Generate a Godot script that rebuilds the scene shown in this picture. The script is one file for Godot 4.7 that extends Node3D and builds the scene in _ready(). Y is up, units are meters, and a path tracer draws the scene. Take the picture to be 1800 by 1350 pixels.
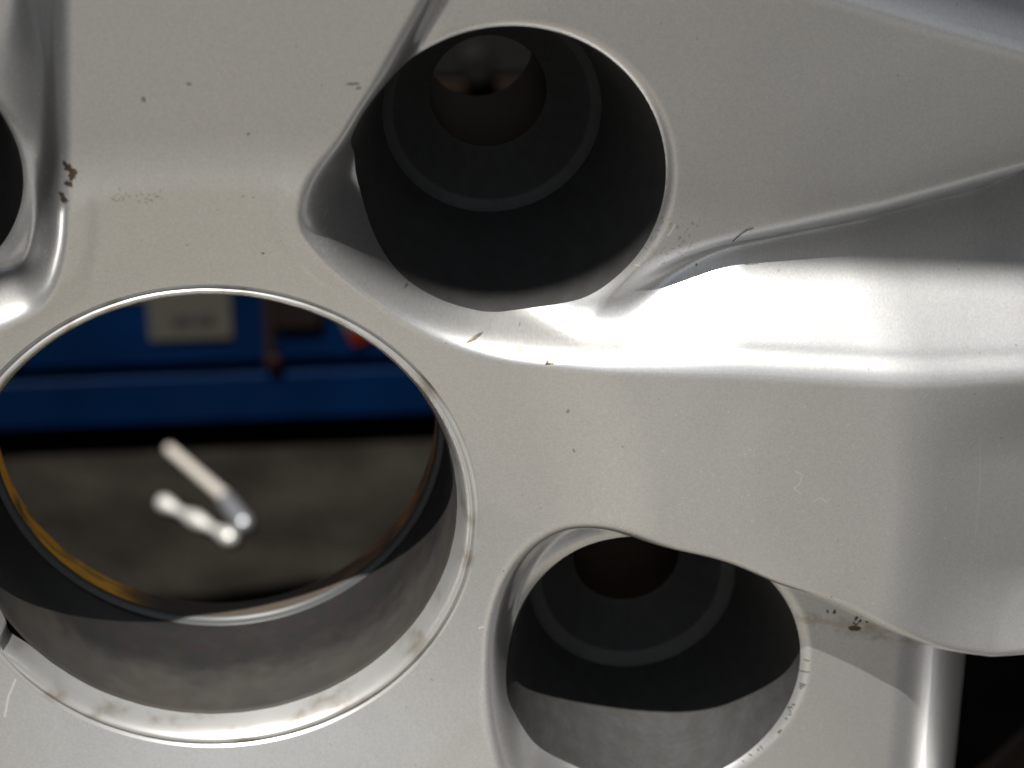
extends Node3D
# A close view of a silver alloy wheel. Wheel shapes are worked out in millimetres in the wheel's own plane
# (x right, y up, z towards the viewer), then scaled to metres.

const HUB_Y := 0.2105
const S := 0.001
const STEP72 := TAU / 5.0
const FINE := 0.38
const REACH := 188.0
const UVX0 := -40.0
const UVY0 := -52.0
const UVW := 152.0
const UVH := 146.0

var taken := {}
var rough_noise := FastNoiseLite.new()
var wave_noise := FastNoiseLite.new()
var rng := RandomNumberGenerator.new()

# the ridge lines round the lug pockets, traced in the wheel plane
var ridge_upper := [[63.0, 168.0], [52.0, 130.0], [42.0, 100.0], [34.5, 84.0], [29.6, 73.3], [26.9, 67.6], [24.3, 63.0], [20.9, 56.9], [18.0, 52.1], [15.4, 49.0], [13.5, 46.2], [12.6, 43.4], [12.7, 40.7], [14.1, 37.9], [16.7, 34.4], [20.4, 31.0], [24.3, 28.1], [28.8, 25.6], [33.8, 24.1], [42.4, 23.1], [55.7, 21.8], [69.2, 20.5], [82.8, 19.2], [96.5, 18.3], [120.0, 17.0], [176.0, 20.0]]
var ridge_lower := [[178.0, -26.0], [130.0, -23.5], [100.2, -22.4], [95.8, -21.9], [89.2, -19.8], [81.8, -15.6], [74.4, -11.4], [62.9, -6.6], [56.5, -3.7], [50.9, -1.2], [46.8, -0.1], [42.7, -0.5], [39.4, -2.7], [36.8, -6.1], [35.0, -10.4], [33.9, -15.1], [33.6, -18.9], [34.0, -25.0], [35.1, -33.2], [37.9, -46.2], [40.9, -59.5], [43.8, -72.8], [47.2, -86.1], [53.0, -108.0], [73.0, -160.0]]
var ridge_left := [[-75.0, 160.0], [-38.0, 118.0], [-18.0, 95.0], [-12.2, 82.0], [-11.9, 75.0], [-12.4, 68.7], [-13.2, 59.1], [-14.1, 49.2], [-14.6, 42.2], [-15.5, 37.6], [-16.9, 33.6], [-19.2, 30.7], [-23.2, 29.0], [-27.6, 26.5], [-31.7, 25.1], [-34.8, 24.5], [-37.4, 25.5], [-39.9, 27.3], [-42.3, 29.9], [-44.0, 33.2], [-47.7, 37.5], [-52.5, 42.8], [-60.6, 50.8], [-85.0, 70.0], [-138.0, 110.0]]
# per pocket: its turn (in fifths) from the first one, lug hole centre, lug hole radius
var pocket_turn := [0, -1, 1, 2, 3]
var lug_at := [Vector2(35.7, 44.0), Vector2(54.4, -23.8), Vector2(-37.0, 46.0), Vector2(), Vector2()]
var lug_radius := [18.2, 18.8, 18.2, 18.2, 18.2]
const CONE := 0.22
var pocket_grids := []
var frame_cos := PackedFloat32Array()
var frame_sin := PackedFloat32Array()


func _ready() -> void:
	rng.seed = 11
	camera_and_light()
	setting()
	bench()
	build_wheel()
	floor_tool()


func camera_and_light() -> void:
	var cam := Camera3D.new()
	cam.name = "camera"
	cam.fov = 17.24
	var bx := Vector3(0.99631, 0.00061, 0.08586)
	var by := Vector3(0.03885, 0.88853, -0.45717)
	var bz := Vector3(-0.07657, 0.45882, 0.88522)
	cam.transform = Transform3D(Basis(bx, by, bz).orthonormalized(), Vector3(13.2147, 155.7655, 266.0679) * S + Vector3(0, HUB_Y, 0))
	var lens := CameraAttributesPhysical.new()
	lens.frustum_focal_length = 79.16
	lens.frustum_focus_distance = 0.302
	lens.exposure_aperture = 23.0
	lens.frustum_near = 0.02
	lens.frustum_far = 400.0
	cam.attributes = lens
	cam.near = 0.02
	cam.far = 400.0
	add_child(cam)
	cam.current = true

	var env := Environment.new()
	env.background_mode = Environment.BG_SKY
	var sky := Sky.new()
	var sm := ProceduralSkyMaterial.new()
	sm.sky_top_color = Color(0.13, 0.17, 0.25)
	sm.sky_horizon_color = Color(0.86, 0.88, 0.90)
	sm.sky_curve = 0.6
	sm.ground_bottom_color = Color(0.30, 0.28, 0.26)
	sm.ground_horizon_color = Color(0.55, 0.54, 0.52)
	sm.sun_angle_max = 2.0
	sm.energy_multiplier = 0.72
	sky.sky_material = sm
	env.sky = sky
	env.tonemap_mode = Environment.TONE_MAPPER_LINEAR
	env.tonemap_exposure = 1.42
	env.sdfgi_enabled = true
	env.ssao_enabled = true
	env.ssil_enabled = true
	var we := WorldEnvironment.new()
	we.name = "world_environment"
	we.environment = env
	add_child(we)

	var sun := DirectionalLight3D.new()
	sun.name = "sun"
	sun.light_color = Color(1.0, 0.985, 0.955)
	sun.light_energy = 1.6
	sun.light_angular_distance = 0.45
	sun.shadow_enabled = true
	add_child(sun)
	sun.look_at_from_position(Vector3(-0.20, 0.88, 0.40) * 5.0, Vector3.ZERO, Vector3(0, 0, 1))


# ---------------------------------------------------------------- helpers

func numbered(called: String) -> String:
	if not taken.has(called):
		taken[called] = 0
		return called
	taken[called] += 1
	return "%s_%03d" % [called, taken[called]]


func thing(called: String, label: String, category: String, at := Vector3.ZERO) -> Node3D:
	var o := Node3D.new()
	o.name = numbered(called)
	o.position = at
	o.set_meta("label", label)
	o.set_meta("category", category)
	add_child(o)
	return o


func part(called: String, mesh: Mesh, mat: Material, parent: Node, label := "") -> MeshInstance3D:
	var o := MeshInstance3D.new()
	var n := called
	var k := 0
	while parent.has_node(NodePath(n)):
		k += 1
		n = "%s_%03d" % [called, k]
	o.name = n
	o.mesh = mesh
	o.material_override = mat
	if label:
		o.set_meta("label", label)
	parent.add_child(o, true)
	return o


func fixed(called: String, mesh: Mesh, mat: Material) -> MeshInstance3D:
	var o := MeshInstance3D.new()
	o.name = numbered(called)
	o.mesh = mesh
	o.material_override = mat
	o.set_meta("kind", "structure")
	add_child(o)
	return o


func lin(r: float, g: float, b: float) -> Color:
	return Color(r, g, b).linear_to_srgb()


func noise_tex(freq: float, size: int, sd: int, ramp = null, kind := FastNoiseLite.TYPE_SIMPLEX_SMOOTH, octaves := 4) -> NoiseTexture2D:
	var n := FastNoiseLite.new()
	n.noise_type = kind
	n.seed = sd
	n.frequency = freq
	n.fractal_octaves = octaves
	var t := NoiseTexture2D.new()
	t.width = size
	t.height = size
	t.seamless = true
	t.noise = n
	if ramp:
		var gr := Gradient.new()
		gr.offsets = PackedFloat32Array(ramp[0])
		gr.colors = PackedColorArray(ramp[1])
		t.color_ramp = gr
	return t


func arrays_mesh(v: PackedVector3Array, n: PackedVector3Array, uv: PackedVector2Array, idx: PackedInt32Array, col = null) -> ArrayMesh:
	var a := []
	a.resize(Mesh.ARRAY_MAX)
	a[Mesh.ARRAY_VERTEX] = v
	a[Mesh.ARRAY_NORMAL] = n
	if uv.size():
		a[Mesh.ARRAY_TEX_UV] = uv
	if col:
		a[Mesh.ARRAY_COLOR] = col
	a[Mesh.ARRAY_INDEX] = idx
	var m := ArrayMesh.new()
	m.add_surface_from_arrays(Mesh.PRIMITIVE_TRIANGLES, a)
	return m


# A box with chamfered edges, centre at c.
func bevel_box(c: Vector3, size: Vector3, b: float) -> ArrayMesh:
	var st := SurfaceTool.new()
	st.begin(Mesh.PRIMITIVE_TRIANGLES)
	var h := size / 2.0
	b = minf(b, minf(h.x, minf(h.y, h.z)) * 0.9)
	var pts := PackedVector3Array()
	for sx in [-1, 1]:
		for sy in [-1, 1]:
			for sz in [-1, 1]:
				var s := Vector3(sx, sy, sz)
				pts.append(c + s * (h - Vector3(0, b, b)))
				pts.append(c + s * (h - Vector3(b, 0, b)))
				pts.append(c + s * (h - Vector3(b, b, 0)))
	hull(st, pts, c)
	st.generate_normals()
	return st.commit()


# Faces of the small convex body with those corners.
func hull(st: SurfaceTool, pts: PackedVector3Array, c: Vector3) -> void:
	st.set_smooth_group(-1)
	var n := pts.size()
	var done := {}
	var eps := 0.0
	for q in pts:
		eps = maxf(eps, (q - c).length())
	eps = eps * 4e-6 + c.length() * 1e-6
	for i in n:
		for j in range(i + 1, n):
			for k in range(j + 1, n):
				var nn := (pts[j] - pts[i]).cross(pts[k] - pts[i])
				if nn.length() < 1e-12:
					continue
				nn = nn.normalized()
				if nn.dot(pts[i] - c) < 0.0:
					nn = -nn
				var d := nn.dot(pts[i])
				var on := []
				var ok := true
				for q in n:
					var e := nn.dot(pts[q]) - d
					if e > eps:
						ok = false
						break
					if e > -eps:
						on.append(q)
				if not ok:
					continue
				var key := str(on)
				if done.has(key):
					continue
				done[key] = true
				var mid := Vector3.ZERO
				for q in on:
					mid += pts[q]
				mid /= on.size()
				var ax := (pts[on[0]] - mid).normalized()
				var ay := nn.cross(ax)
				on.sort_custom(func(a, b2): return atan2((pts[a] - mid).dot(ay), (pts[a] - mid).dot(ax)) > atan2((pts[b2] - mid).dot(ay), (pts[b2] - mid).dot(ax)))
				for q in range(1, on.size() - 1):
					for w in [on[0], on[q], on[q + 1]]:
						st.set_uv(Vector2(pts[w].x + pts[w].z, pts[w].y + pts[w].z))
						st.add_vertex(pts[w])


# ---------------------------------------------------------------- setting

func setting() -> void:
	var m := StandardMaterial3D.new()
	m.resource_name = "pale concrete"
	m.albedo_texture = noise_tex(0.012, 512, 3, [[0.0, 0.5, 1.0], [lin(0.152, 0.143, 0.126), lin(0.203, 0.191, 0.169), lin(0.253, 0.238, 0.211)]])
	m.uv1_triplanar = true
	m.uv1_world_triplanar = true
	m.uv1_scale = Vector3(1.3, 1.3, 1.3)
	m.roughness = 0.9
	var pl := PlaneMesh.new()
	pl.size = Vector2(160, 160)
	fixed("ground", pl, m)

	var f := StandardMaterial3D.new()
	f.resource_name = "dark stained floor"
	f.albedo_texture = noise_tex(0.010, 512, 8, [[0.0, 0.42, 0.6, 1.0], [lin(0.0085, 0.007, 0.0056), lin(0.0128, 0.0115, 0.0096), lin(0.0153, 0.0137, 0.0115), lin(0.022, 0.020, 0.017)]])
	f.uv1_triplanar = true
	f.uv1_world_triplanar = true
	f.uv1_scale = Vector3(5, 5, 5)
	f.roughness = 0.95
	f.metallic_specular = 0.1
	f.heightmap_enabled = true
	f.heightmap_texture = noise_tex(0.08, 512, 5)
	f.heightmap_scale = 0.15
	var pf := PlaneMesh.new()
	pf.size = Vector2(6, 4)
	pf.center_offset = Vector3(0, 0.004, -2.12)
	fixed("floor", pf, f)


	var side := StandardMaterial3D.new()
	side.resource_name = "added dark mat"
	side.albedo_texture = noise_tex(0.02, 256, 15, [[0.0, 1.0], [lin(0.02, 0.020, 0.021), lin(0.045, 0.045, 0.047)]])
	side.uv1_triplanar = true
	side.uv1_world_triplanar = true
	side.uv1_scale = Vector3(2, 2, 2)
	side.roughness = 0.9
	for q in [-1.0, 1.0]:
		var pm := PlaneMesh.new()
		pm.size = Vector2(1.6, 1.05)
		pm.center_offset = Vector3(q * 0.80 + (0.13 if q > 0 else -0.17), 0.008, 0.425)
		fixed("added_floor_mat", pm, side)  # added out of view, so the wheel flanks reflect something dark
	# added unseen slab; its front edge throws the upper half of the wheel into shade
	var dim := paint(lin(0.06, 0.057, 0.053), 0.9)
	var edge := (0.75 - (HUB_Y + 0.0355)) * 0.40 / 0.88
	fixed("shade_ledge", bevel_box(Vector3(0, 0.78, edge - 0.09), Vector3(3.0, 0.06, 0.18), 0.0006), dim)
	for x in [-1.4, 1.4]:
		fixed("shade_pier", bevel_box(Vector3(x, 0.3745, edge - 0.09), Vector3(0.16, 0.749, 0.16), 0.004), dim)  # added supports to carry the unseen slab
	for x in [-1.9, 1.9]:
		fixed("added_side_wall", bevel_box(Vector3(x, 0.8, 0.6), Vector3(0.2, 1.6, 4.4), 0.01), paint(lin(0.035, 0.035, 0.036), 0.9))  # added unseen walls that darken the sideways reflections
	fixed("added_boundary_wall", bevel_box(Vector3(0, 0.3, 4.6), Vector3(16.0, 0.6, 0.2), 0.01), paint(lin(0.035, 0.033, 0.03), 0.9))  # added behind the camera as a dark horizon for the paint to reflect


func paint(c: Color, rough := 0.45, metal := 0.0) -> StandardMaterial3D:
	var m := StandardMaterial3D.new()
	m.albedo_color = c
	m.roughness = rough
	m.metallic = metal
	m.metallic_specular = 0.5 if metal > 0.0 else 0.2
	return m


# ---------------------------------------------------------------- what stands behind the wheel

func bench() -> void:
	var blue := paint(lin(0.0003, 0.0110, 0.048), 0.5)
	blue.albedo_texture = noise_tex(0.01, 256, 21, [[0.0, 1.0], [Color(0.75, 0.75, 0.75), Color(1, 1, 1)]])
	blue.uv1_triplanar = true
	blue.uv1_scale = Vector3(6, 6, 6)
	var dark := paint(lin(0.008, 0.007, 0.006), 0.8)
	var b := thing("steel_cabinet", "blue steel cabinet with a white label, on the dark floor behind the wheel", "cabinet", Vector3(0, 0.004, -0.3884))
	part("bottom_rail", bevel_box(Vector3(0.05, 0.0200, -0.0240), Vector3(1.1, 0.0146, 0.04), 0.0002), blue, b)
	part("door_panel", bevel_box(Vector3(0.05, 0.0634, -0.0218), Vector3(1.1, 0.0628, 0.036), 0.0003), blue, b)
	part("wooden_rail", bevel_box(Vector3(0.05, 0.1055, -0.022), Vector3(1.1, 0.0205, 0.038), 0.0012), paint(lin(0.007, 0.0035, 0.0015), 0.7), b)
	var drawer := part("drawer_front", bevel_box(Vector3(0.05, 0.2065, -0.022), Vector3(1.1, 0.1800, 0.036), 0.0012), paint(lin(0.010, 0.010, 0.0098), 0.6), b)
	var kn := CylinderMesh.new()
	kn.top_radius = 0.0038
	kn.bottom_radius = 0.0046
	kn.height = 0.010
	var knob := part("knob", kn, paint(lin(0.008, 0.008, 0.008), 0.5), drawer)
	knob.position = Vector3(0.0598, 0.1225, 0.001)
	knob.rotation.x = PI / 2
	part("carcass", bevel_box(Vector3(0.05, 0.155, -0.24), Vector3(1.098, 0.284, 0.39), 0.001), blue, b)
	for x in [-0.47, 0.57]:
		for z in [-0.06, -0.40]:
			part("foot", bevel_box(Vector3(x, 0.0063, z), Vector3(0.05, 0.0126, 0.05), 0.001), dark, b)
	var white := paint(lin(0.055, 0.052, 0.045), 0.7)
	var lab := part("label", bevel_box(Vector3(-0.0223, 0.0576, -0.0035), Vector3(0.0239, 0.0358, 0.0012), 0.0003), white, b, "white paper label")
	part("label_strip", bevel_box(Vector3(-0.0402, 0.0640, -0.0034), Vector3(0.0118, 0.0230, 0.0010), 0.0003), white, b)
	for k in 2:
		part("print", bevel_box(Vector3(-0.0248 + 0.0066 * k, 0.0468, -0.0026), Vector3(0.0052, 0.0032, 0.0004), 0.0001), paint(lin(0.035, 0.034, 0.031), 0.8), lab)
	var strap_m := paint(lin(0.012, 0.008, 0.007), 0.7)
	var st := part("strap", bevel_box(Vector3(0.0, 0.0570, -0.0029), Vector3(0.0032, 0.0460, 0.0022), 0.0006), strap_m, b, "dark strap hanging down the door")
	part("strap_end", bevel_box(Vector3(0.0006, 0.0322, -0.0027), Vector3(0.0044, 0.0036, 0.0026), 0.0006), paint(lin(0.014, 0.004, 0.003), 0.6), st)
	part("latch_box", bevel_box(Vector3(0.0088, 0.0560, -0.003), Vector3(0.0142, 0.0280, 0.003), 0.0015), paint(lin(0.010, 0.007, 0.006), 0.6), b)
	# a small tag with a red lower edge, hung askew
	var tg := part("tag", bevel_box(Vector3.ZERO, Vector3(0.0150, 0.0160, 0.0012), 0.0003), paint(lin(0.06, 0.055, 0.052), 0.6), b, "pale tag with a red lower edge")
	tg.position = Vector3(0.0256, 0.0510, -0.0031)
	tg.rotation.z = 0.42
	part("tag_edge", bevel_box(Vector3(0, -0.0105, 0), Vector3(0.0152, 0.0052, 0.0014), 0.0003), paint(lin(0.085, 0.010, 0.002), 0.5), tg)


# ---------------------------------------------------------------- the wheel

func poly_smooth(src: Array) -> PackedVector2Array:
	var out := PackedVector2Array()
	var n := src.size()
	for i in n - 1:
		var p0 := Vector2(src[maxi(i - 1, 0)][0], src[maxi(i - 1, 0)][1])
		var p1 := Vector2(src[i][0], src[i][1])
		var p2 := Vector2(src[i + 1][0], src[i + 1][1])
		var p3 := Vector2(src[mini(i + 2, n - 1)][0], src[mini(i + 2, n - 1)][1])
		var steps := clampi(int(p1.distance_to(p2) / 2.2), 2, 8)
		for k in steps:
			out.append(p1.cubic_interpolate(p2, p0, p3, float(k) / steps))
	out.append(Vector2(src[n - 1][0], src[n - 1][1]))
	return out


# Signed distance to a pocket outline (positive inside it) on a coarse grid.
func pocket_grid(src: Array) -> Dictionary:
	var poly := poly_smooth(src)
	# close it with an arc near the rim
	var a := poly[poly.size() - 1]
	var b := poly[0]
	var a0 := a.angle()
	var da := wrapf(b.angle() - a0, -PI, PI)
	for k in range(1, 8):
		poly.append(Vector2.from_angle(a0 + da * k / 8.0) * lerpf(a.length(), b.length(), k / 8.0))
	var lo := poly[0]
	var hi := poly[0]
	for p in poly:
		lo = lo.min(p)
		hi = hi.max(p)
	var g := 1.1
	lo -= Vector2(17, 17)
	hi += Vector2(17, 17)
	var nx := int((hi.x - lo.x) / g) + 4
	var ny := int((hi.y - lo.y) / g) + 4
	var val := PackedFloat32Array()
	val.resize(nx * ny)
	var m := poly.size()
	for j in ny:
		for i in nx:
			var p := lo + Vector2(i, j) * g
			var best := 1e9
			var inside := false
			var q := poly[m - 1]
			for k in m:
				var r := poly[k]
				var e := r - q
				var w := p - q
				var t := clampf(w.dot(e) / e.length_squared(), 0.0, 1.0)
				var dd := (w - e * t).length_squared()
				if dd < best:
					best = dd
				if (q.y > p.y) != (r.y > p.y) and p.x < e.x * (p.y - q.y) / e.y + q.x:
					inside = not inside
				q = r
			val[j * nx + i] = sqrt(best) if inside else -sqrt(best)
	return {"lo": lo, "g": g, "nx": nx, "ny": ny, "v": val}


func grid_at(gd: Dictionary, p: Vector2) -> float:
	var lo: Vector2 = gd.lo
	var fx: float = (p.x - lo.x) / gd.g
	var fy: float = (p.y - lo.y) / gd.g
	var nx: int = gd.nx
	var ny: int = gd.ny
	if fx < 1.0 or fy < 1.0 or fx >= nx - 2 or fy >= ny - 2:
		return -15.0
	var ix := int(fx)
	var iy := int(fy)
	var tx := fx - ix
	var ty := fy - iy
	var v: PackedFloat32Array = gd.v
	# cubic B-spline weights: smooth, and it rounds the corners of the outline a little
	var ax := 1.0 - tx
	var w0 := ax * ax * ax / 6.0
	var w3 := tx * tx * tx / 6.0
	var w1 := (4.0 - 6.0 * tx * tx + 3.0 * tx * tx * tx) / 6.0
	var w2 := 1.0 - w0 - w1 - w3
	var ay := 1.0 - ty
	var u0 := ay * ay * ay / 6.0
	var u3 := ty * ty * ty / 6.0
	var u1 := (4.0 - 6.0 * ty * ty + 3.0 * ty * ty * ty) / 6.0
	var u2 := 1.0 - u0 - u1 - u3
	var o := (iy - 1) * nx + ix - 1
	var s0 := w0 * v[o] + w1 * v[o + 1] + w2 * v[o + 2] + w3 * v[o + 3]
	o += nx
	var s1 := w0 * v[o] + w1 * v[o + 1] + w2 * v[o + 2] + w3 * v[o + 3]
	o += nx
	var s2 := w0 * v[o] + w1 * v[o + 1] + w2 * v[o + 2] + w3 * v[o + 3]
	o += nx
	var s3 := w0 * v[o] + w1 * v[o + 1] + w2 * v[o + 2] + w3 * v[o + 3]
	return u0 * s0 + u1 * s1 + u2 * s2 + u3 * s3


func prepare_shape() -> void:
	var g0 := pocket_grid(ridge_upper)
	pocket_grids = [g0, pocket_grid(ridge_lower), pocket_grid(ridge_left), g0, g0]
	for k in 5:
		frame_cos.append(cos(-pocket_turn[k] * STEP72))
		frame_sin.append(sin(-pocket_turn[k] * STEP72))
	lug_at[3] = lug_at[0].rotated(2 * STEP72)
	lug_at[4] = lug_at[0].rotated(3 * STEP72)
	wave_noise.seed = 4
	wave_noise.frequency = 0.035
	wave_noise.fractal_octaves = 2


func soft(d: float, w: float) -> float:
	return 0.5 * (d + sqrt(d * d + w * w))


# a bend that is exactly flat before -w and exactly straight after w
func bend(d: float, w: float) -> float:
	if d <= -w:
		return 0.0
	if d >= w:
		return d
	return (d + w) * (d + w) / (4.0 * w)


# The pocket that a point is nearest to
func pocket_of(p: Vector2) -> int:
	var best := 0
	var bd := 1e9
	var u := p.normalized()
	for k in 5:
		var d: float = -u.dot(lug_at[k].normalized())
		if d < bd:
			bd = d
			best = k
	return best


func spoke_top(p: Vector2, r: float) -> float:
	# a shallow dish round the bore; its outer edge is a crisp crease on the upright spoke, a soft one elsewhere
	var off := absf(wrapf(p.angle() - PI / 2.0, -PI, PI))
	var w := lerpf(0.8, 7.0, smoothstep(0.30, 0.55, off))
	var z := 5.4 - 0.37 * bend(46.8 - r, w)
	z += 0.01 * clampf(r - 50.0, 0.0, 60.0)
	return z


# Front surface of the wheel without holes: x = height, y = signed distance into the pocket, z = 1 on the pocket floor
func front(p: Vector2) -> Vector3:
	var r := p.length()
	var k := pocket_of(p)
	var top := spoke_top(p, r)
	var z_sp := top
	var d := -15.0
	var web := -60.0
	var blend := 1.4
	var kk := k
	if r >= 184.0:
		z_sp -= 13.2
	else:
		d = grid_at(pocket_grids[k], p if k < 3 else p.rotated(-(k - 1) * STEP72))
		# a pocket may reach over into the neighbouring sector
		var l := Vector2(p.x * frame_cos[k] - p.y * frame_sin[k], p.x * frame_sin[k] + p.y * frame_cos[k])
		var side := (k + 2) % 5
		if l.angle() > 0.942:
			side = [2, 0, 3, 4, 1][k]
		else:
			side = [1, 4, 0, 2, 3][k]
		if r > 36.0:
			var d2 := grid_at(pocket_grids[side], p if side < 3 else p.rotated(-(side - 1) * STEP72))
			if d2 > d:
				d = d2
				kk = side
				l = Vector2(p.x * frame_cos[kk] - p.y * frame_sin[kk], p.x * frame_sin[kk] + p.y * frame_cos[kk])
		top -= 0.33 * (bend(r - 85.0, 3.0) - bend(r - 125.0, 12.0)) * lerpf(0.35, 1.0, smoothstep(2.0, -13.0, d))
		if r < 52.0:
			top += 0.25 * smoothstep(-4.6, -2.6, d) * smoothstep(52.0, 45.0, r) * smoothstep(33.0, 38.0, r) * smoothstep(0.78, 0.62, absf(wrapf(p.angle() - PI / 2.0, -PI, PI)))
		z_sp = top
		if d > -7.0:
			var c: Vector2 = lug_at[0]
			var q := l - c
			# how steep the wall is, going round the pocket
			var ang := fposmod(q.angle(), TAU)
			var steep := 1.8
			if ang < 1.2:
				steep = 0.85
			elif ang < 3.0:
				steep = 2.2
			else:
				steep = lerpf(2.2, 1.9, smoothstep(3.0, 3.4, ang))
				steep = lerpf(steep, 2.3, smoothstep(3.4, 4.2, ang))
			if ang < 1.2 or ang > 4.0:
				steep = lerpf(steep, 0.74, smoothstep(36.0, 64.0, l.x))
			if kk == 1:
				steep = lerpf(steep, 3.5, smoothstep(0.5, 1.0, ang) * (1.0 - smoothstep(1.7, 2.8, ang)))
			if kk == 2:
				steep = lerpf(steep, 1.2, smoothstep(-1.2, -0.3, q.angle()) if q.angle() < 1.5 else 0.0)
			var dd := bend(d + 0.1, 1.2)
			z_sp = top - steep * dd
			if ang < 1.2 or ang > 4.0:
				z_sp -= 0.20 * exp(-(d - 1.9) * (d - 1.9) / 0.5) * smoothstep(36.0, 44.0, l.x)
				z_sp -= (0.011 * dd * dd + 0.10 * pow(maxf(dd - 9.3, 0.0), 2.0)) * smoothstep(40.0, 60.0, l.x)
			blend = 1.4 + 3.6 * exp(-pow((l.x - 49.0) / 9.0, 2.0)) * smoothstep(44.0, 36.0, l.y)
			# pocket floor: nearly flat, rolling off towards the window and towards the next spoke
			var u := l.x * 0.588 + l.y * 0.809
			web = 0.6 - 0.03 * (u - 56.0) - 0.55 * bend(49.0 - u, 6.0) - 0.6 * bend(25.0 - l.x, 4.0) - 4.0 * bend(-d - 0.5, 0.8)
			var tl := -(l.y - (33.3 + (l.x - 50.7) * 0.18 + maxf(0.0, l.x - 80.0) * 0.08)) * 0.98
			web -= 1.9 * soft(tl, 1.6) * smoothstep(44.0, 64.0, l.x)
			web += bend(-19.0 - web, 1.5) * smoothstep(-0.4, 0.6, d)
			var tw := l.x * 0.309 + l.y * 0.951 - (82.5 if kk == 0 else 85.5)
			if tw > 0.0:
				web -= tw * tw * 0.085
			var te := l.x * 0.951 - l.y * 0.309 - 78.0
			if te > 0.0:
				web -= te * te * 0.06
	var z := z_sp
	var on_web := 0.0
	if web > -50.0:
		var df := web - z_sp
		z = z_sp + bend(df, blend)
		if df > 0.0:
			on_web = 1.0
	z += wave_noise.get_noise_2d(p.x, p.y) * 0.10
	return Vector3(z, d, on_web)


# Clip value: above zero is metal
func clip(p: Vector2, z: float, d: float) -> float:
	var c := p.length() - 32.3
	c = minf(c, REACH - p.length())
	for k in 5:
		var e: float = p.distance_to(lug_at[k]) - (lug_radius[k] + CONE * z)
		if e < c:
			c = e
	if d > 0.0:
		c = minf(c, (z + 22.0) * 0.8)
	return c


# How far the edge of a lug hole is rounded down; the round is wide where the hole runs into the hub and the spoke wall
func lug_round(p: Vector2, z: float) -> float:
	for k in 5:
		var q: Vector2 = p - lug_at[k]
		var e: float = q.length() - (lug_radius[k] + CONE * z)
		if e < 3.4:
			var off := absf(wrapf(q.angle() - pocket_turn[k] * STEP72 - deg_to_rad(238.0), -PI, PI))
			var w := lerpf(3.2, 1.2, smoothstep(0.7, 1.5, off))
			if e >= w:
				return 0.0
			var t := w - maxf(e, -0.4)
			return t * t * 0.55 / w
	return 0.0


func front_z(p: Vector2) -> float:
	var z := front(p).x
	return z - lug_round(p, z)


func lines(lo: float, hi: float) -> PackedFloat32Array:
	var out := PackedFloat32Array()
	var x := lo
	while x <= hi:
		out.append(x)
		x += FINE
	var s := FINE
	var left := PackedFloat32Array()
	x = lo
	while x > -REACH - 4.0:
		s = minf(s * 1.16, 3.2)
		x -= s
		left.append(x)
	left.reverse()
	s = FINE
	x = out[out.size() - 1]
	while x < REACH + 4.0:
		s = minf(s * 1.16, 3.2)
		x += s
		out.append(x)
	left.append_array(out)
	return left


func wheel_uv(p: Vector2) -> Vector2:
	return Vector2((p.x - UVX0) / UVW, 1.0 - (p.y - UVY0) / UVH)


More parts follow.
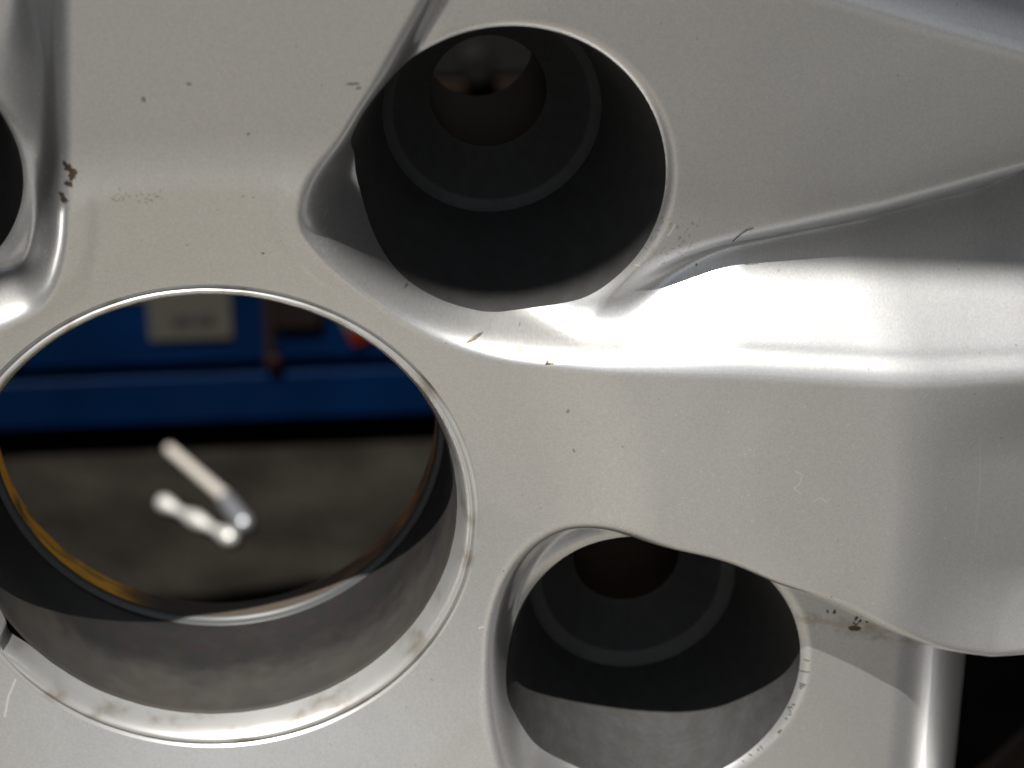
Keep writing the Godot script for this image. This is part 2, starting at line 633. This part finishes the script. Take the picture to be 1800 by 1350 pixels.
func build_wheel() -> void:
	prepare_shape()
	var wheel := thing("alloy_wheel", "silver five-spoke alloy wheel with chipped paint, standing upright on the ground", "wheel")
	var silver := silver_paint()
	var xs := lines(-38.0, 112.0)
	var ys := lines(-50.0, 92.0)
	var nx := xs.size()
	var ny := ys.size()
	var hz := PackedFloat32Array()
	var cl := PackedFloat32Array()
	var tag := PackedInt32Array()
	hz.resize(nx * ny)
	cl.resize(nx * ny)
	tag.resize(nx * ny)
	for j in ny:
		for i in nx:
			var p := Vector2(xs[i], ys[j])
			var at := j * nx + i
			if p.length_squared() > 40000.0 or p.length_squared() < 900.0:
				cl[at] = -5.0
				continue
			var f := front(p)
			cl[at] = clip(p, f.x, f.y)
			hz[at] = f.x - lug_round(p, f.x)
			var k := pocket_of(p)
			if f.z > 0.5 and f.y > 0.5:
				tag[at] = 1 + k
			elif p.length() < 50.0:
				tag[at] = 0
			else:
				tag[at] = 6 + int(fposmod(p.angle() - 0.942 + STEP72 * 1.0, TAU) / STEP72)
	# normals from the grid
	var nrm := PackedVector3Array()
	nrm.resize(nx * ny)
	for j in range(1, ny - 1):
		for i in range(1, nx - 1):
			var at := j * nx + i
			var gx := (hz[at + 1] - hz[at - 1]) / (xs[i + 1] - xs[i - 1])
			var gy := (hz[at + nx] - hz[at - nx]) / (ys[j + 1] - ys[j - 1])
			nrm[at] = Vector3(-gx, -gy, 1.0).normalized()
	var pools := []
	for k in 11:
		pools.append({"v": PackedVector3Array(), "n": PackedVector3Array(), "uv": PackedVector2Array(), "i": PackedInt32Array(), "m": {}})
	var skirts := []
	for j in range(1, ny - 2):
		for i in range(1, nx - 2):
			var a := j * nx + i
			var c4 := [a, a + 1, a + nx + 1, a + nx]
			var c0 := cl[c4[0]]
			var c1 := cl[c4[1]]
			var c2 := cl[c4[2]]
			var c3 := cl[c4[3]]
			if c0 <= 0.0 and c1 <= 0.0 and c2 <= 0.0 and c3 <= 0.0:
				continue
			var pool: Dictionary = pools[tag[a]]
			if c0 > 0.0 and c1 > 0.0 and c2 > 0.0 and c3 > 0.0:
				var ids := PackedInt32Array()
				for q in c4:
					ids.append(pool_vertex(pool, q, Vector3(xs[q % nx], ys[q / nx], hz[q]), nrm[q]))
				# clockwise seen from the front
				pool.i.append_array(PackedInt32Array([ids[0], ids[2], ids[1], ids[0], ids[3], ids[2]]))
				continue
			for tri in [[c4[0], c4[1], c4[2]], [c4[0], c4[2], c4[3]]]:
				var ids := PackedInt32Array()
				var cut := []
				for e in 3:
					var q: int = tri[e]
					var w: int = tri[(e + 1) % 3]
					if cl[q] > 0.0:
						ids.append(pool_vertex(pool, q, Vector3(xs[q % nx], ys[q / nx], hz[q]), nrm[q]))
					if (cl[q] > 0.0) != (cl[w] > 0.0):
						var t := cl[q] / (cl[q] - cl[w])
						var pq := Vector3(xs[q % nx], ys[q / nx], hz[q]).lerp(Vector3(xs[w % nx], ys[w / nx], hz[w]), t)
						var nq := nrm[q].lerp(nrm[w], t).normalized()
						var key := -(mini(q, w) * 4 + (absi(q - w) if absi(q - w) < 2 else (2 if absi(q - w) == nx else 3))) - 1
						ids.append(pool_vertex(pool, key, pq, nq))
						cut.append(pq)
				for e in range(1, ids.size() - 1):
					pool.i.append_array(PackedInt32Array([ids[0], ids[e + 1], ids[e]]))
				if cut.size() == 2:
					var mid: Vector3 = (cut[0] + cut[1]) / 2.0
					if mid.z < -19.5:
						skirts.append([tag[a], cut[0], cut[1]])
	for s in skirts:
		skirt(pools[s[0]], s[1], s[2])
	var label_of := {}
	for k in 11:
		var pool: Dictionary = pools[k]
		if pool.i.is_empty():
			continue
		var called := "hub_face" if k == 0 else "pocket_floor" if k < 6 else "spoke"
		var m := MeshInstance3D.new()
		m = part(called, arrays_mesh(pool.v, pool.n, pool.uv, pool.i), silver, wheel)
		m.position = Vector3(0, HUB_Y, 0)
	for k in 5:
		lug_hole(wheel, k)
	center_bore(wheel)
	rim_barrel(wheel)


func pool_vertex(pool: Dictionary, key: int, p: Vector3, n: Vector3) -> int:
	if pool.m.has(key):
		return pool.m[key]
	var id: int = pool.v.size()
	pool.m[key] = id
	pool.v.append(p * S)
	pool.n.append(n)
	pool.uv.append(wheel_uv(Vector2(p.x, p.y)))
	return id


func skirt(pool: Dictionary, a: Vector3, b: Vector3) -> void:
	var o: int = pool.v.size()
	var t := b - a
	var n := Vector3(t.y, -t.x, 0).normalized()
	# outward is where the surface falls
	for q in [a, b, b + Vector3(0, 0, -14), a + Vector3(0, 0, -14)]:
		pool.v.append(q * S)
		pool.n.append(n)
		pool.uv.append(wheel_uv(Vector2(q.x, q.y)))
	pool.i.append_array(PackedInt32Array([o, o + 1, o + 2, o, o + 2, o + 3]))


func blob(im: Image, c: Vector2, r: Vector2, turn: float, col: Color, ragged := 0.35, share := 1.0) -> void:
	var k := im.get_width() / UVW
	var q := Vector2((c.x - UVX0) * k, (UVH - (c.y - UVY0)) * k)
	var big := int(maxf(r.x, r.y) * k * 1.6) + 2
	var ph := rng.randf() * 10.0
	for y in range(maxi(0, int(q.y) - big), mini(im.get_height(), int(q.y) + big)):
		for x in range(maxi(0, int(q.x) - big), mini(im.get_width(), int(q.x) + big)):
			var e := (Vector2(x, y) - q).rotated(turn) / (r * k)
			var a := e.angle()
			var edge := 1.0 + ragged * (sin(a * 2.0 + ph) * 0.5 + sin(a * 5.0 + ph * 3.1) * 0.35 + sin(a * 9.0 + ph * 1.7) * 0.25)
			var t := clampf((edge - e.length()) * minf(r.x, r.y) * k / 1.2 + 0.5, 0.0, 1.0) * share
			if t > 0.0:
				im.set_pixel(x, y, im.get_pixel(x, y).lerp(col, t))


func scratch(im: Image, pts: Array, width: float, col: Color, share := 0.8) -> void:
	for i in pts.size() - 1:
		var a := Vector2(pts[i][0], pts[i][1])
		var b := Vector2(pts[i + 1][0], pts[i + 1][1])
		var n := maxi(2, int(a.distance_to(b) / (width * 0.6)))
		for k in n:
			blob(im, a.lerp(b, float(k) / n), Vector2(width, width), 0.0, col, 0.1, share)


func silver_paint() -> StandardMaterial3D:
	var w := 2048
	var h := int(w * UVH / UVW)
	# metal flake: a fine grain of lighter and darker points
	var flake := FastNoiseLite.new()
	flake.noise_type = FastNoiseLite.TYPE_VALUE
	flake.seed = 5
	flake.frequency = 0.45
	flake.fractal_octaves = 2
	var im := flake.get_image(w, h)
	im.convert(Image.FORMAT_RGB8)
	im.adjust_bcs(1.0, 0.045, 1.0)
	im.adjust_bcs(1.72, 1.0, 1.0)
	var bump := Image.create(w, h, false, Image.FORMAT_L8)
	var fl := FastNoiseLite.new()
	fl.seed = 77
	fl.frequency = 0.30
	fl.fractal_octaves = 2
	bump = fl.get_image(w, h)
	bump.convert(Image.FORMAT_RGB8)
	var bare := Color(0.62, 0.58, 0.50)
	var rim := Color(0.30, 0.26, 0.20)
	var dirt := Color(0.26, 0.22, 0.18)
	# chips on the ridges: a dark outline, bare primer within
	for c in [[40.4, 22.9, 0.62, 0.36, 0.3], [36.3, 23.5, 0.75, 0.17, 0.3], [31.6, 24.7, 0.9, 0.13, 0.3]]:
		blob(im, Vector2(c[0], c[1]), Vector2(c[2], c[3]), c[4], rim, 0.3)
		blob(im, Vector2(c[0] + 0.06, c[1] + 0.05), Vector2(c[2] * 0.78, c[3] * 0.74), c[4], bare, 0.3)
		blob(bump, Vector2(c[0], c[1]), Vector2(c[2], c[3]), c[4], Color(0.1, 0.1, 0.1), 0.3)
	for c in [[-13.0, 49.4, 0.5, 0.7, 0.5], [-12.7, 48.6, 0.45, 0.5, 0.2], [-13.2, 47.6, 0.35, 0.4, 0.0], [-13.9, 45.7, 0.3, 0.55, 0.6], [-14.1, 46.2, 0.25, 0.3, 0.0]]:
		blob(im, Vector2(c[0], c[1]), Vector2(c[2], c[3]), c[4], Color(0.38, 0.33, 0.27), 0.6)
		blob(bump, Vector2(c[0], c[1]), Vector2(c[2], c[3]), c[4], Color(0.15, 0.15, 0.15), 0.6)
	blob(im, Vector2(79.8, -18.9), Vector2(0.85, 0.40), -0.25, Color(0.30, 0.25, 0.19), 0.12)
	for k in 9:
		blob(im, Vector2(80.3 + rng.randf_range(-1.0, 1.2), -17.6 + rng.randf_range(-0.8, 0.7)), Vector2(0.22, 0.15), rng.randf() * 3.0, dirt, 0.5, 0.8)
	for k in 4:
		blob(im, Vector2(76.7 + rng.randf_range(-0.9, 0.6), -16.3 + rng.randf_range(-0.3, 0.4)), Vector2(0.22, 0.16), rng.randf() * 3.0, dirt, 0.5, 0.8)
	# brownish grime in the corner under the spoke
	for k in 60:
		var t := rng.randf()
		blob(im, Vector2(lerpf(70.0, 90.0, t), lerpf(-14.6, -21.0, t) - rng.randf() * 2.2), Vector2(rng.randf_range(0.4, 1.3), rng.randf_range(0.3, 0.7)), -0.3, Color(0.62, 0.55, 0.45), 0.6, 0.10)
	# worn rim of the right lug hole
	for k in 16:
		var a := lerpf(0.42, -0.95, pow(rng.randf(), 0.7))
		blob(im, lug_at[1] + Vector2.from_angle(a) * (lug_radius[1] + 0.35 + rng.randf_range(-0.1, 0.5)), Vector2(rng.randf_range(0.08, 0.30), rng.randf_range(0.08, 0.2)), -a, Color(0.36, 0.32, 0.26), 0.8, 0.75)
	# small dark specks and faint brown stains
	for c in [[7.6, 36.9, 0.16], [58.4, 30.9, 0.14], [6.7, 52.8, 0.14], [0.6, 58.8, 0.25], [-4.4, 57.2, 0.32], [42.4, 16.3, 0.22], [43.2, 10.9, 0.2], [24.0, 30.1, 0.2], [59.1, -17.2, 0.16]]:
		blob(im, Vector2(c[0], c[1]), Vector2(c[2], c[2] * 0.8), rng.randf() * 3.0, Color(0.30, 0.27, 0.22), 0.5, 0.75 if c[2] < 0.2 else 0.4)
	blob(im, Vector2(18.3, 58.3), Vector2(0.6, 0.2), 0.0, Color(0.34, 0.32, 0.29), 0.4, 0.5)
	blob(im, Vector2(18.9, 57.8), Vector2(0.3, 0.15), 0.0, Color(0.34, 0.32, 0.29), 0.4, 0.5)
	for k in 24:
		blob(im, Vector2(-6.5 + rng.randf_range(-3.0, 3.5), 45.6 + rng.randf_range(-1.2, 1.2)), Vector2(rng.randf_range(0.08, 0.26), 0.1), rng.randf() * 3.0, Color(0.45, 0.42, 0.37), 0.6, 0.30)
	# scattered specks: dark ones up on the faces, pale dust lower right
	for k in 100:
		var q := Vector2(rng.randf_range(-14.0, 100.0), rng.randf_range(-36.0, 70.0))
		blob(im, q, Vector2(rng.randf_range(0.05, 0.13), rng.randf_range(0.05, 0.11)), rng.randf() * 3.0, Color(0.42, 0.38, 0.32), 0.6, rng.randf_range(0.2, 0.6))
	for k in 300:
		var q := Vector2(rng.randf_range(44.0, 98.0), rng.randf_range(-20.0, 18.0))
		blob(im, q, Vector2(rng.randf_range(0.05, 0.16), rng.randf_range(0.05, 0.09)), rng.randf() * 3.0, Color(1, 1, 0.96), 0.6, rng.randf_range(0.2, 0.8))
	for k in 130:
		var q := Vector2(rng.randf_range(48.0, 58.0), rng.randf_range(32.0, 39.0))
		blob(im, q, Vector2(rng.randf_range(0.06, 0.3), rng.randf_range(0.06, 0.12)), rng.randf() * 3.0, Color(0.45, 0.40, 0.32), 0.6, rng.randf_range(0.05, 0.3))
	# pale scratches
	var pale := Color(1, 1, 1)
	scratch(im, [[-27.0, -24.8], [-26.4, -22.4], [-25.4, -20.4]], 0.14, pale)
	scratch(im, [[-24.4, -15.9], [-23.6, -16.2], [-22.9, -15.9]], 0.08, pale)
	scratch(im, [[69.7, 7.6], [70.6, 7.0], [70.3, 5.7], [69.6, 5.3], [70.6, 4.4]], 0.05, pale, 0.38)
	scratch(im, [[72.0, 3.2], [73.0, 3.8], [73.6, 3.2], [74.3, 3.6]], 0.05, pale, 0.32)
	scratch(im, [[49.3, 33.6], [49.8, 33.2]], 0.10, pale)
	scratch(im, [[50.6, 32.8], [51.2, 32.7]], 0.10, pale)
	scratch(im, [[55.0, 37.9], [54.6, 37.0], [54.2, 36.5]], 0.09, pale, 0.7)
	scratch(im, [[32.0, -15.4], [32.6, -15.1]], 0.14, pale)
	scratch(im, [[92.6, 10.0], [93.2, 4.0], [93.3, -4.0]], 0.10, pale, 0.12)
	for k in 26:
		var q := Vector2(-16.2 + rng.randf_range(-1.2, 1.0), rng.randf_range(31.0, 58.0))
		var e := q + Vector2(rng.randf_range(-0.5, 0.5), rng.randf_range(-0.6, 0.6))
		scratch(im, [[q.x, q.y], [e.x, e.y]], 0.05, pale, 0.5)
	for k in 16:
		var q := Vector2(rng.randf_range(13.5, 16.0), rng.randf_range(36.0, 43.0))
		scratch(im, [[q.x, q.y], [q.x + rng.randf_range(-0.5, 0.4), q.y + rng.randf_range(-0.3, 0.6)]], 0.05, pale, 0.4)
	var m := StandardMaterial3D.new()
	m.resource_name = "silver wheel paint"
	m.albedo_texture = ImageTexture.create_from_image(im)
	m.metallic = 0.86
	m.roughness = 0.40
	m.metallic_specular = 0.5
	m.clearcoat_enabled = true
	m.clearcoat = 0.8
	m.clearcoat_roughness = 0.06
	m.heightmap_enabled = true
	m.heightmap_texture = ImageTexture.create_from_image(bump)
	m.heightmap_scale = 0.0006
	return m


# A surface of revolution round an axis through c; profile points are (radius, depth).
func lathe(c: Vector2, prof: PackedVector2Array, segs: int, smooth := true, tint = null, warp = null) -> ArrayMesh:
	var st := PackedVector3Array()
	var nn := PackedVector3Array()
	var uv := PackedVector2Array()
	var idx := PackedInt32Array()
	var col := PackedColorArray()
	var m := prof.size()
	var pn := PackedVector2Array()
	for i in m:
		var a := prof[maxi(i - 1, 0)]
		var b := prof[mini(i + 1, m - 1)]
		var t := (b - a).normalized()
		pn.append(Vector2(t.y, -t.x))
	var along := 0.0
	for i in m:
		if i > 0:
			along += prof[i].distance_to(prof[i - 1])
		for s in segs + 1:
			var a := TAU * s / segs
			var u := Vector2.from_angle(a)
			var at: Vector2 = warp.call(a, prof[i]) if warp else prof[i]
			var q := c + u * at.x
			st.append(Vector3(q.x, q.y, at.y) * S)
			nn.append(Vector3(u.x * pn[i].x, u.y * pn[i].x, pn[i].y))
			uv.append(Vector2(a / TAU * 3.0, along / 60.0))
			if tint:
				col.append(tint.call(a, i, prof[i]))
	for i in m - 1:
		for s in segs:
			var o := i * (segs + 1) + s
			idx.append_array(PackedInt32Array([o, o + segs + 1, o + 1, o + 1, o + segs + 1, o + segs + 2]))
	return arrays_mesh(st, nn, uv, idx, col if tint else null)


func lug_hole(wheel: Node3D, k: int) -> void:
	var c: Vector2 = lug_at[k]
	var r0: float = lug_radius[k]
	var segs := 160
	# wall: its upper edge follows the front surface
	var depths := [0.0, 0.06, 0.16, 0.32, 0.55, 0.8, 1.0]
	var v := PackedVector3Array()
	var n := PackedVector3Array()
	var uv := PackedVector2Array()
	var idx := PackedInt32Array()
	for s in segs + 1:
		var a := TAU * s / segs
		var u := Vector2.from_angle(a)
		var r := r0
		var z := 0.0
		for it in 24:
			z = front(c + u * r).x
			r = lerpf(r, r0 + CONE * z, 0.8)
		var zr := z - lug_round(c + u * (r + 0.001), z)
		for i in depths.size():
			var zz := lerpf(zr, -22.0, depths[i])
			var rr := r0 + CONE * zz
			if i == 0:
				rr = r + 0.02
			else:
				rr = minf(rr, r)
			v.append(Vector3(c.x + u.x * rr, c.y + u.y * rr, zz) * S)
			n.append(Vector3(-u.x, -u.y, CONE).normalized())
			uv.append(Vector2(a / TAU * 3.0, zz / 40.0))
	var w := depths.size()
	for s in segs:
		for i in w - 1:
			var o := s * w + i
			idx.append_array(PackedInt32Array([o, o + 1, o + w, o + w, o + 1, o + w + 1]))
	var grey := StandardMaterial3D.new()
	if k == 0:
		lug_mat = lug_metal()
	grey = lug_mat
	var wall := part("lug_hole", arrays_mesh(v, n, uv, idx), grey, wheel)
	wall.position = Vector3(0, HUB_Y, 0)
	var rb := r0 - CONE * 22.0
	var seat := PackedVector2Array([Vector2(rb, -22.0), Vector2(rb - 0.6, -22.5), Vector2(12.3, -22.7), Vector2(11.9, -23.0), Vector2(11.2, -24.2), Vector2(8.0, -28.0), Vector2(7.3, -28.6)])
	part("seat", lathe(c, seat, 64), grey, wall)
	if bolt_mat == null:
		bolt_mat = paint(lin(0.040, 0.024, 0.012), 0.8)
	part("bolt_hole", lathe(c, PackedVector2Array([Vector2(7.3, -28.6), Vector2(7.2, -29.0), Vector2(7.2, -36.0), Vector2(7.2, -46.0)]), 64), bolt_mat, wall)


var lug_mat: StandardMaterial3D
var bolt_mat: StandardMaterial3D


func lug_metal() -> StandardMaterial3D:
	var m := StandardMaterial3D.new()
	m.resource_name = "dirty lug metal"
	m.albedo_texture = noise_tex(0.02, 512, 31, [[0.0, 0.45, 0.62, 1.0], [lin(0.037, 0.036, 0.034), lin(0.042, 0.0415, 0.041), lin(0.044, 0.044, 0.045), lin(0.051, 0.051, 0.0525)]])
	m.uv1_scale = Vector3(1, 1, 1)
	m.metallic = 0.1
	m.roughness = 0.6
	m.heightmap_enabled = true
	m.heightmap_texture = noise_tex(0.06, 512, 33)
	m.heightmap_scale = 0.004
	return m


func center_bore(wheel: Node3D) -> void:
	var bright := StandardMaterial3D.new()
	bright.resource_name = "worn bore edge"
	bright.albedo_texture = noise_tex(0.015, 512, 41, [[0.0, 0.25, 0.4, 1.0], [lin(0.36, 0.31, 0.25), lin(0.56, 0.55, 0.53), lin(0.64, 0.64, 0.63), lin(0.70, 0.70, 0.70)]])
	bright.metallic = 0.75
	bright.roughness = 0.4
	var z0 := 0.0
	var edge := PackedVector2Array([Vector2(32.4, z0 + 0.02), Vector2(32.2, z0 - 0.12), Vector2(32.0, z0 - 0.55), Vector2(31.9, z0 - 0.6), Vector2(31.75, z0 - 0.5), Vector2(31.6, z0 - 0.15), Vector2(31.4, z0 - 0.06), Vector2(31.1, z0 - 0.15), Vector2(30.7, z0 - 0.7), Vector2(30.3, z0 - 1.7), Vector2(30.0, z0 - 2.9), Vector2(29.8, z0 - 3.8)])
	var nk := FastNoiseLite.new()
	nk.seed = 3
	nk.frequency = 0.12
	# hammered nicks along the edge and one deep notch at the lower left
	var nick := func(a: float, q: Vector2) -> Vector2:
		var n := nk.get_noise_2d(cos(a) * 60.0, sin(a) * 60.0)
		var near := 1.0 if q.x < 31.7 else 0.0
		var off := wrapf(a - deg_to_rad(212.5), -PI, PI) * 31.0
		var notch := exp(-off * off / 3.2) * smoothstep(31.6, 30.6, q.x)
		return q + Vector2(0.05 * n * near + 1.3 * notch, -0.10 * maxf(0.0, n) * near - 1.2 * notch)
	var e := part("bore_edge", lathe(Vector2.ZERO, edge, 400, true, null, nick), bright, wheel)
	e.position = Vector3(0, HUB_Y, 0)
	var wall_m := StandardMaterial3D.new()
	wall_m.resource_name = "darkening bore wall"
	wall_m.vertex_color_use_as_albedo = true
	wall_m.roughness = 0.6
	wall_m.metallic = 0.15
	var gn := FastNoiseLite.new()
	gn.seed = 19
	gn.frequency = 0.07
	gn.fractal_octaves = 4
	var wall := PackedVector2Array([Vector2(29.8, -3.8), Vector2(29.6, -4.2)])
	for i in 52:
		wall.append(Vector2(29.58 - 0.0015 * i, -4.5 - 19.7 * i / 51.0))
	var wall_tone := func(a: float, _i: int, q: Vector2) -> Color:
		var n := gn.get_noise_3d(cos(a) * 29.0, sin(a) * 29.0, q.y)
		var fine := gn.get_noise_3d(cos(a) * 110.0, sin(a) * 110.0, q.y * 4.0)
		# the wall colour darkens towards the inner end, its edge ragged
		var inner_dark := smoothstep(-9.0, -16.0, q.y + n * 2.5 + fine * 1.0)
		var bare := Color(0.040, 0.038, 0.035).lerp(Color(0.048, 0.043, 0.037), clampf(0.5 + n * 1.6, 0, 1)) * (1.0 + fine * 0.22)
		var c := bare.lerp(Color(0.016, 0.0145, 0.013) * (1.0 + fine * 0.3), inner_dark)
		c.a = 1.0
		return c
	var w := part("center_bore", lathe(Vector2.ZERO, wall, 300, true, wall_tone), wall_m, wheel)
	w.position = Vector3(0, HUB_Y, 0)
	var lip_m := paint(lin(0.075, 0.078, 0.08), 0.45, 0.3)
	var lip := PackedVector2Array([Vector2(29.52, -24.2), Vector2(29.4, -24.35), Vector2(29.0, -24.5), Vector2(28.75, -24.75), Vector2(28.6, -25.1)])
	part("lip", lathe(Vector2.ZERO, lip, 220), lip_m, w)
	var rn := FastNoiseLite.new()
	rn.seed = 9
	rn.frequency = 0.09
	var rust := StandardMaterial3D.new()
	rust.resource_name = "rusty bore ring"
	rust.vertex_color_use_as_albedo = true
	rust.roughness = 0.85
	rust.metallic = 0.0
	var ring := PackedVector2Array()
	for i in 12:
		ring.append(Vector2(28.58, -25.0 - 3.4 * i / 11.0))
	ring.append(Vector2(28.9, -28.5))
	ring.append(Vector2(33.0, -28.6))
	var tint := func(a: float, i: int, q: Vector2) -> Color:
		var n := rn.get_noise_3d(cos(a) * q.x * 1.6, sin(a) * q.x * 1.6, i * 1.2)
		var deg := fposmod(rad_to_deg(a), 360.0)
		var strong := smoothstep(252.0, 232.0, deg) * smoothstep(150.0, 185.0, deg)
		var faint := smoothstep(295.0, 320.0, deg)
		var c := Color(0.06, 0.046, 0.035)
		c = c.lerp(Color(0.90, 0.43, 0.035), clampf(strong * (0.85 + n * 1.3), 0.0, 1.0))
		c = c.lerp(Color(0.42, 0.19, 0.06), clampf(faint * (0.5 + n), 0.0, 0.9))
		return c
	part("rust_ring", lathe(Vector2.ZERO, ring, 260, true, tint), rust, w, "rusty inner ring of the centre bore")


func rim_barrel(wheel: Node3D) -> void:
	var m := paint(lin(0.22, 0.17, 0.125), 0.7, 0.0)
	m.albedo_texture = noise_tex(0.02, 256, 51, [[0.0, 1.0], [Color(0.5, 0.47, 0.44), Color(1, 1, 1)]])
	var prof := PackedVector2Array([Vector2(204, 6), Vector2(206, 8), Vector2(208.5, 8), Vector2(210, 6), Vector2(210, 2), Vector2(206, -4), Vector2(196, -10), Vector2(192, -20), Vector2(193, -72), Vector2(200, -126), Vector2(209, -132), Vector2(210, -139), Vector2(207, -142), Vector2(203, -139), Vector2(196, -130), Vector2(188, -78), Vector2(186, -30), Vector2(187.5, -22), Vector2(190, -14), Vector2(198, -6), Vector2(204, 6)])
	var b := part("rim_barrel", lathe(Vector2.ZERO, prof, 180), m, wheel)
	b.position = Vector3(0, HUB_Y, 0)


# A tapered round bar between two points, with rounded ends
func bar(pts: Array, radii: Array, segs := 20) -> ArrayMesh:
	var v := PackedVector3Array()
	var n := PackedVector3Array()
	var idx := PackedInt32Array()
	var rings := []
	var d0: Vector3 = (pts[1] - pts[0]).normalized()
	var d1: Vector3 = (pts[pts.size() - 1] - pts[pts.size() - 2]).normalized()
	for k in [0.0, 0.5, 0.85]:
		rings.append([pts[0] - d0 * radii[0] * sqrt(1.0 - k * k), maxf(radii[0] * k, 1e-6), d0])
	for i in pts.size():
		var d: Vector3 = (pts[mini(i + 1, pts.size() - 1)] - pts[maxi(i - 1, 0)]).normalized()
		rings.append([pts[i], radii[i], d])
	for k in [0.85, 0.5, 0.0]:
		rings.append([pts[pts.size() - 1] + d1 * radii[radii.size() - 1] * sqrt(1.0 - k * k), maxf(radii[radii.size() - 1] * k, 1e-6), d1])
	for i in rings.size():
		var d: Vector3 = rings[i][2]
		var sx := d.cross(Vector3.UP if absf(d.y) < 0.9 else Vector3.RIGHT).normalized()
		var sy := sx.cross(d)
		var a: Array = rings[maxi(i - 1, 0)]
		var b: Array = rings[mini(i + 1, rings.size() - 1)]
		var along: float = (b[0] - a[0]).length()
		var slope: float = (b[1] - a[1]) / maxf(along, 1e-6)
		for s in segs:
			var u := sx * cos(TAU * s / segs) + sy * sin(TAU * s / segs)
			v.append(rings[i][0] + u * rings[i][1])
			n.append((u - d * slope).normalized())
	for i in rings.size() - 1:
		for s in segs:
			var o := i * segs + s
			var o2 := i * segs + (s + 1) % segs
			idx.append_array(PackedInt32Array([o, o2, o + segs, o2, o2 + segs, o + segs]))
	return arrays_mesh(v, n, PackedVector2Array(), idx)


func floor_tool() -> void:
	var base := Vector3(-0.0126, 0.004, -0.3440)
	var t := thing("metal_clip", "small shiny metal clip, open in a V, on the floor behind the centre bore", "clip", base)
	var y := 0.0024
	part("thin_arm", bar([Vector3(-0.0183, y, -0.0510), Vector3(-0.0060, y, -0.0290), Vector3(-0.0010, y, -0.0200)], [0.0015, 0.0016, 0.0017]), paint(lin(0.45, 0.42, 0.385), 0.35), t)
	part("hinge", bar([Vector3(-0.0012, y, -0.0190), Vector3(0.0038, y, -0.0060)], [0.0024, 0.0026]), paint(lin(0.55, 0.57, 0.62), 0.35, 0.8), t)
	var bumps := []
	var rad := []
	for k in 25:
		var q := k / 24.0
		bumps.append(Vector3(-0.0188, y, -0.0192).lerp(Vector3(0.0, y + 0.0004, 0.0020), q))
		rad.append(0.0017 + 0.0006 * cos(q * TAU * 2.0))
	part("beaded_arm", bar(bumps, rad), paint(lin(0.90, 0.89, 0.86), 0.40, 0.6), t)
	# a curled hair caught in the groove beside the spoke
	var hair := thing("hair", "short curled dark hair lying in the groove above the right-hand spoke", "hair", Vector3(62.6, 34.7, 0.0) * S + Vector3(0, HUB_Y, 0))
	var pts := []
	var rr := []
	for q in [[62.4, 34.3], [62.6, 35.2], [63.1, 36.0], [63.7, 36.5], [64.4, 36.7]]:
		var p := Vector2(q[0], q[1])
		pts.append(Vector3(p.x - 62.6, p.y - 34.7, front_z(p) + 0.10) * S)
		rr.append(0.00005)
	part("strand", bar(pts, rr, 6), paint(lin(0.07, 0.055, 0.04), 0.5), hair)
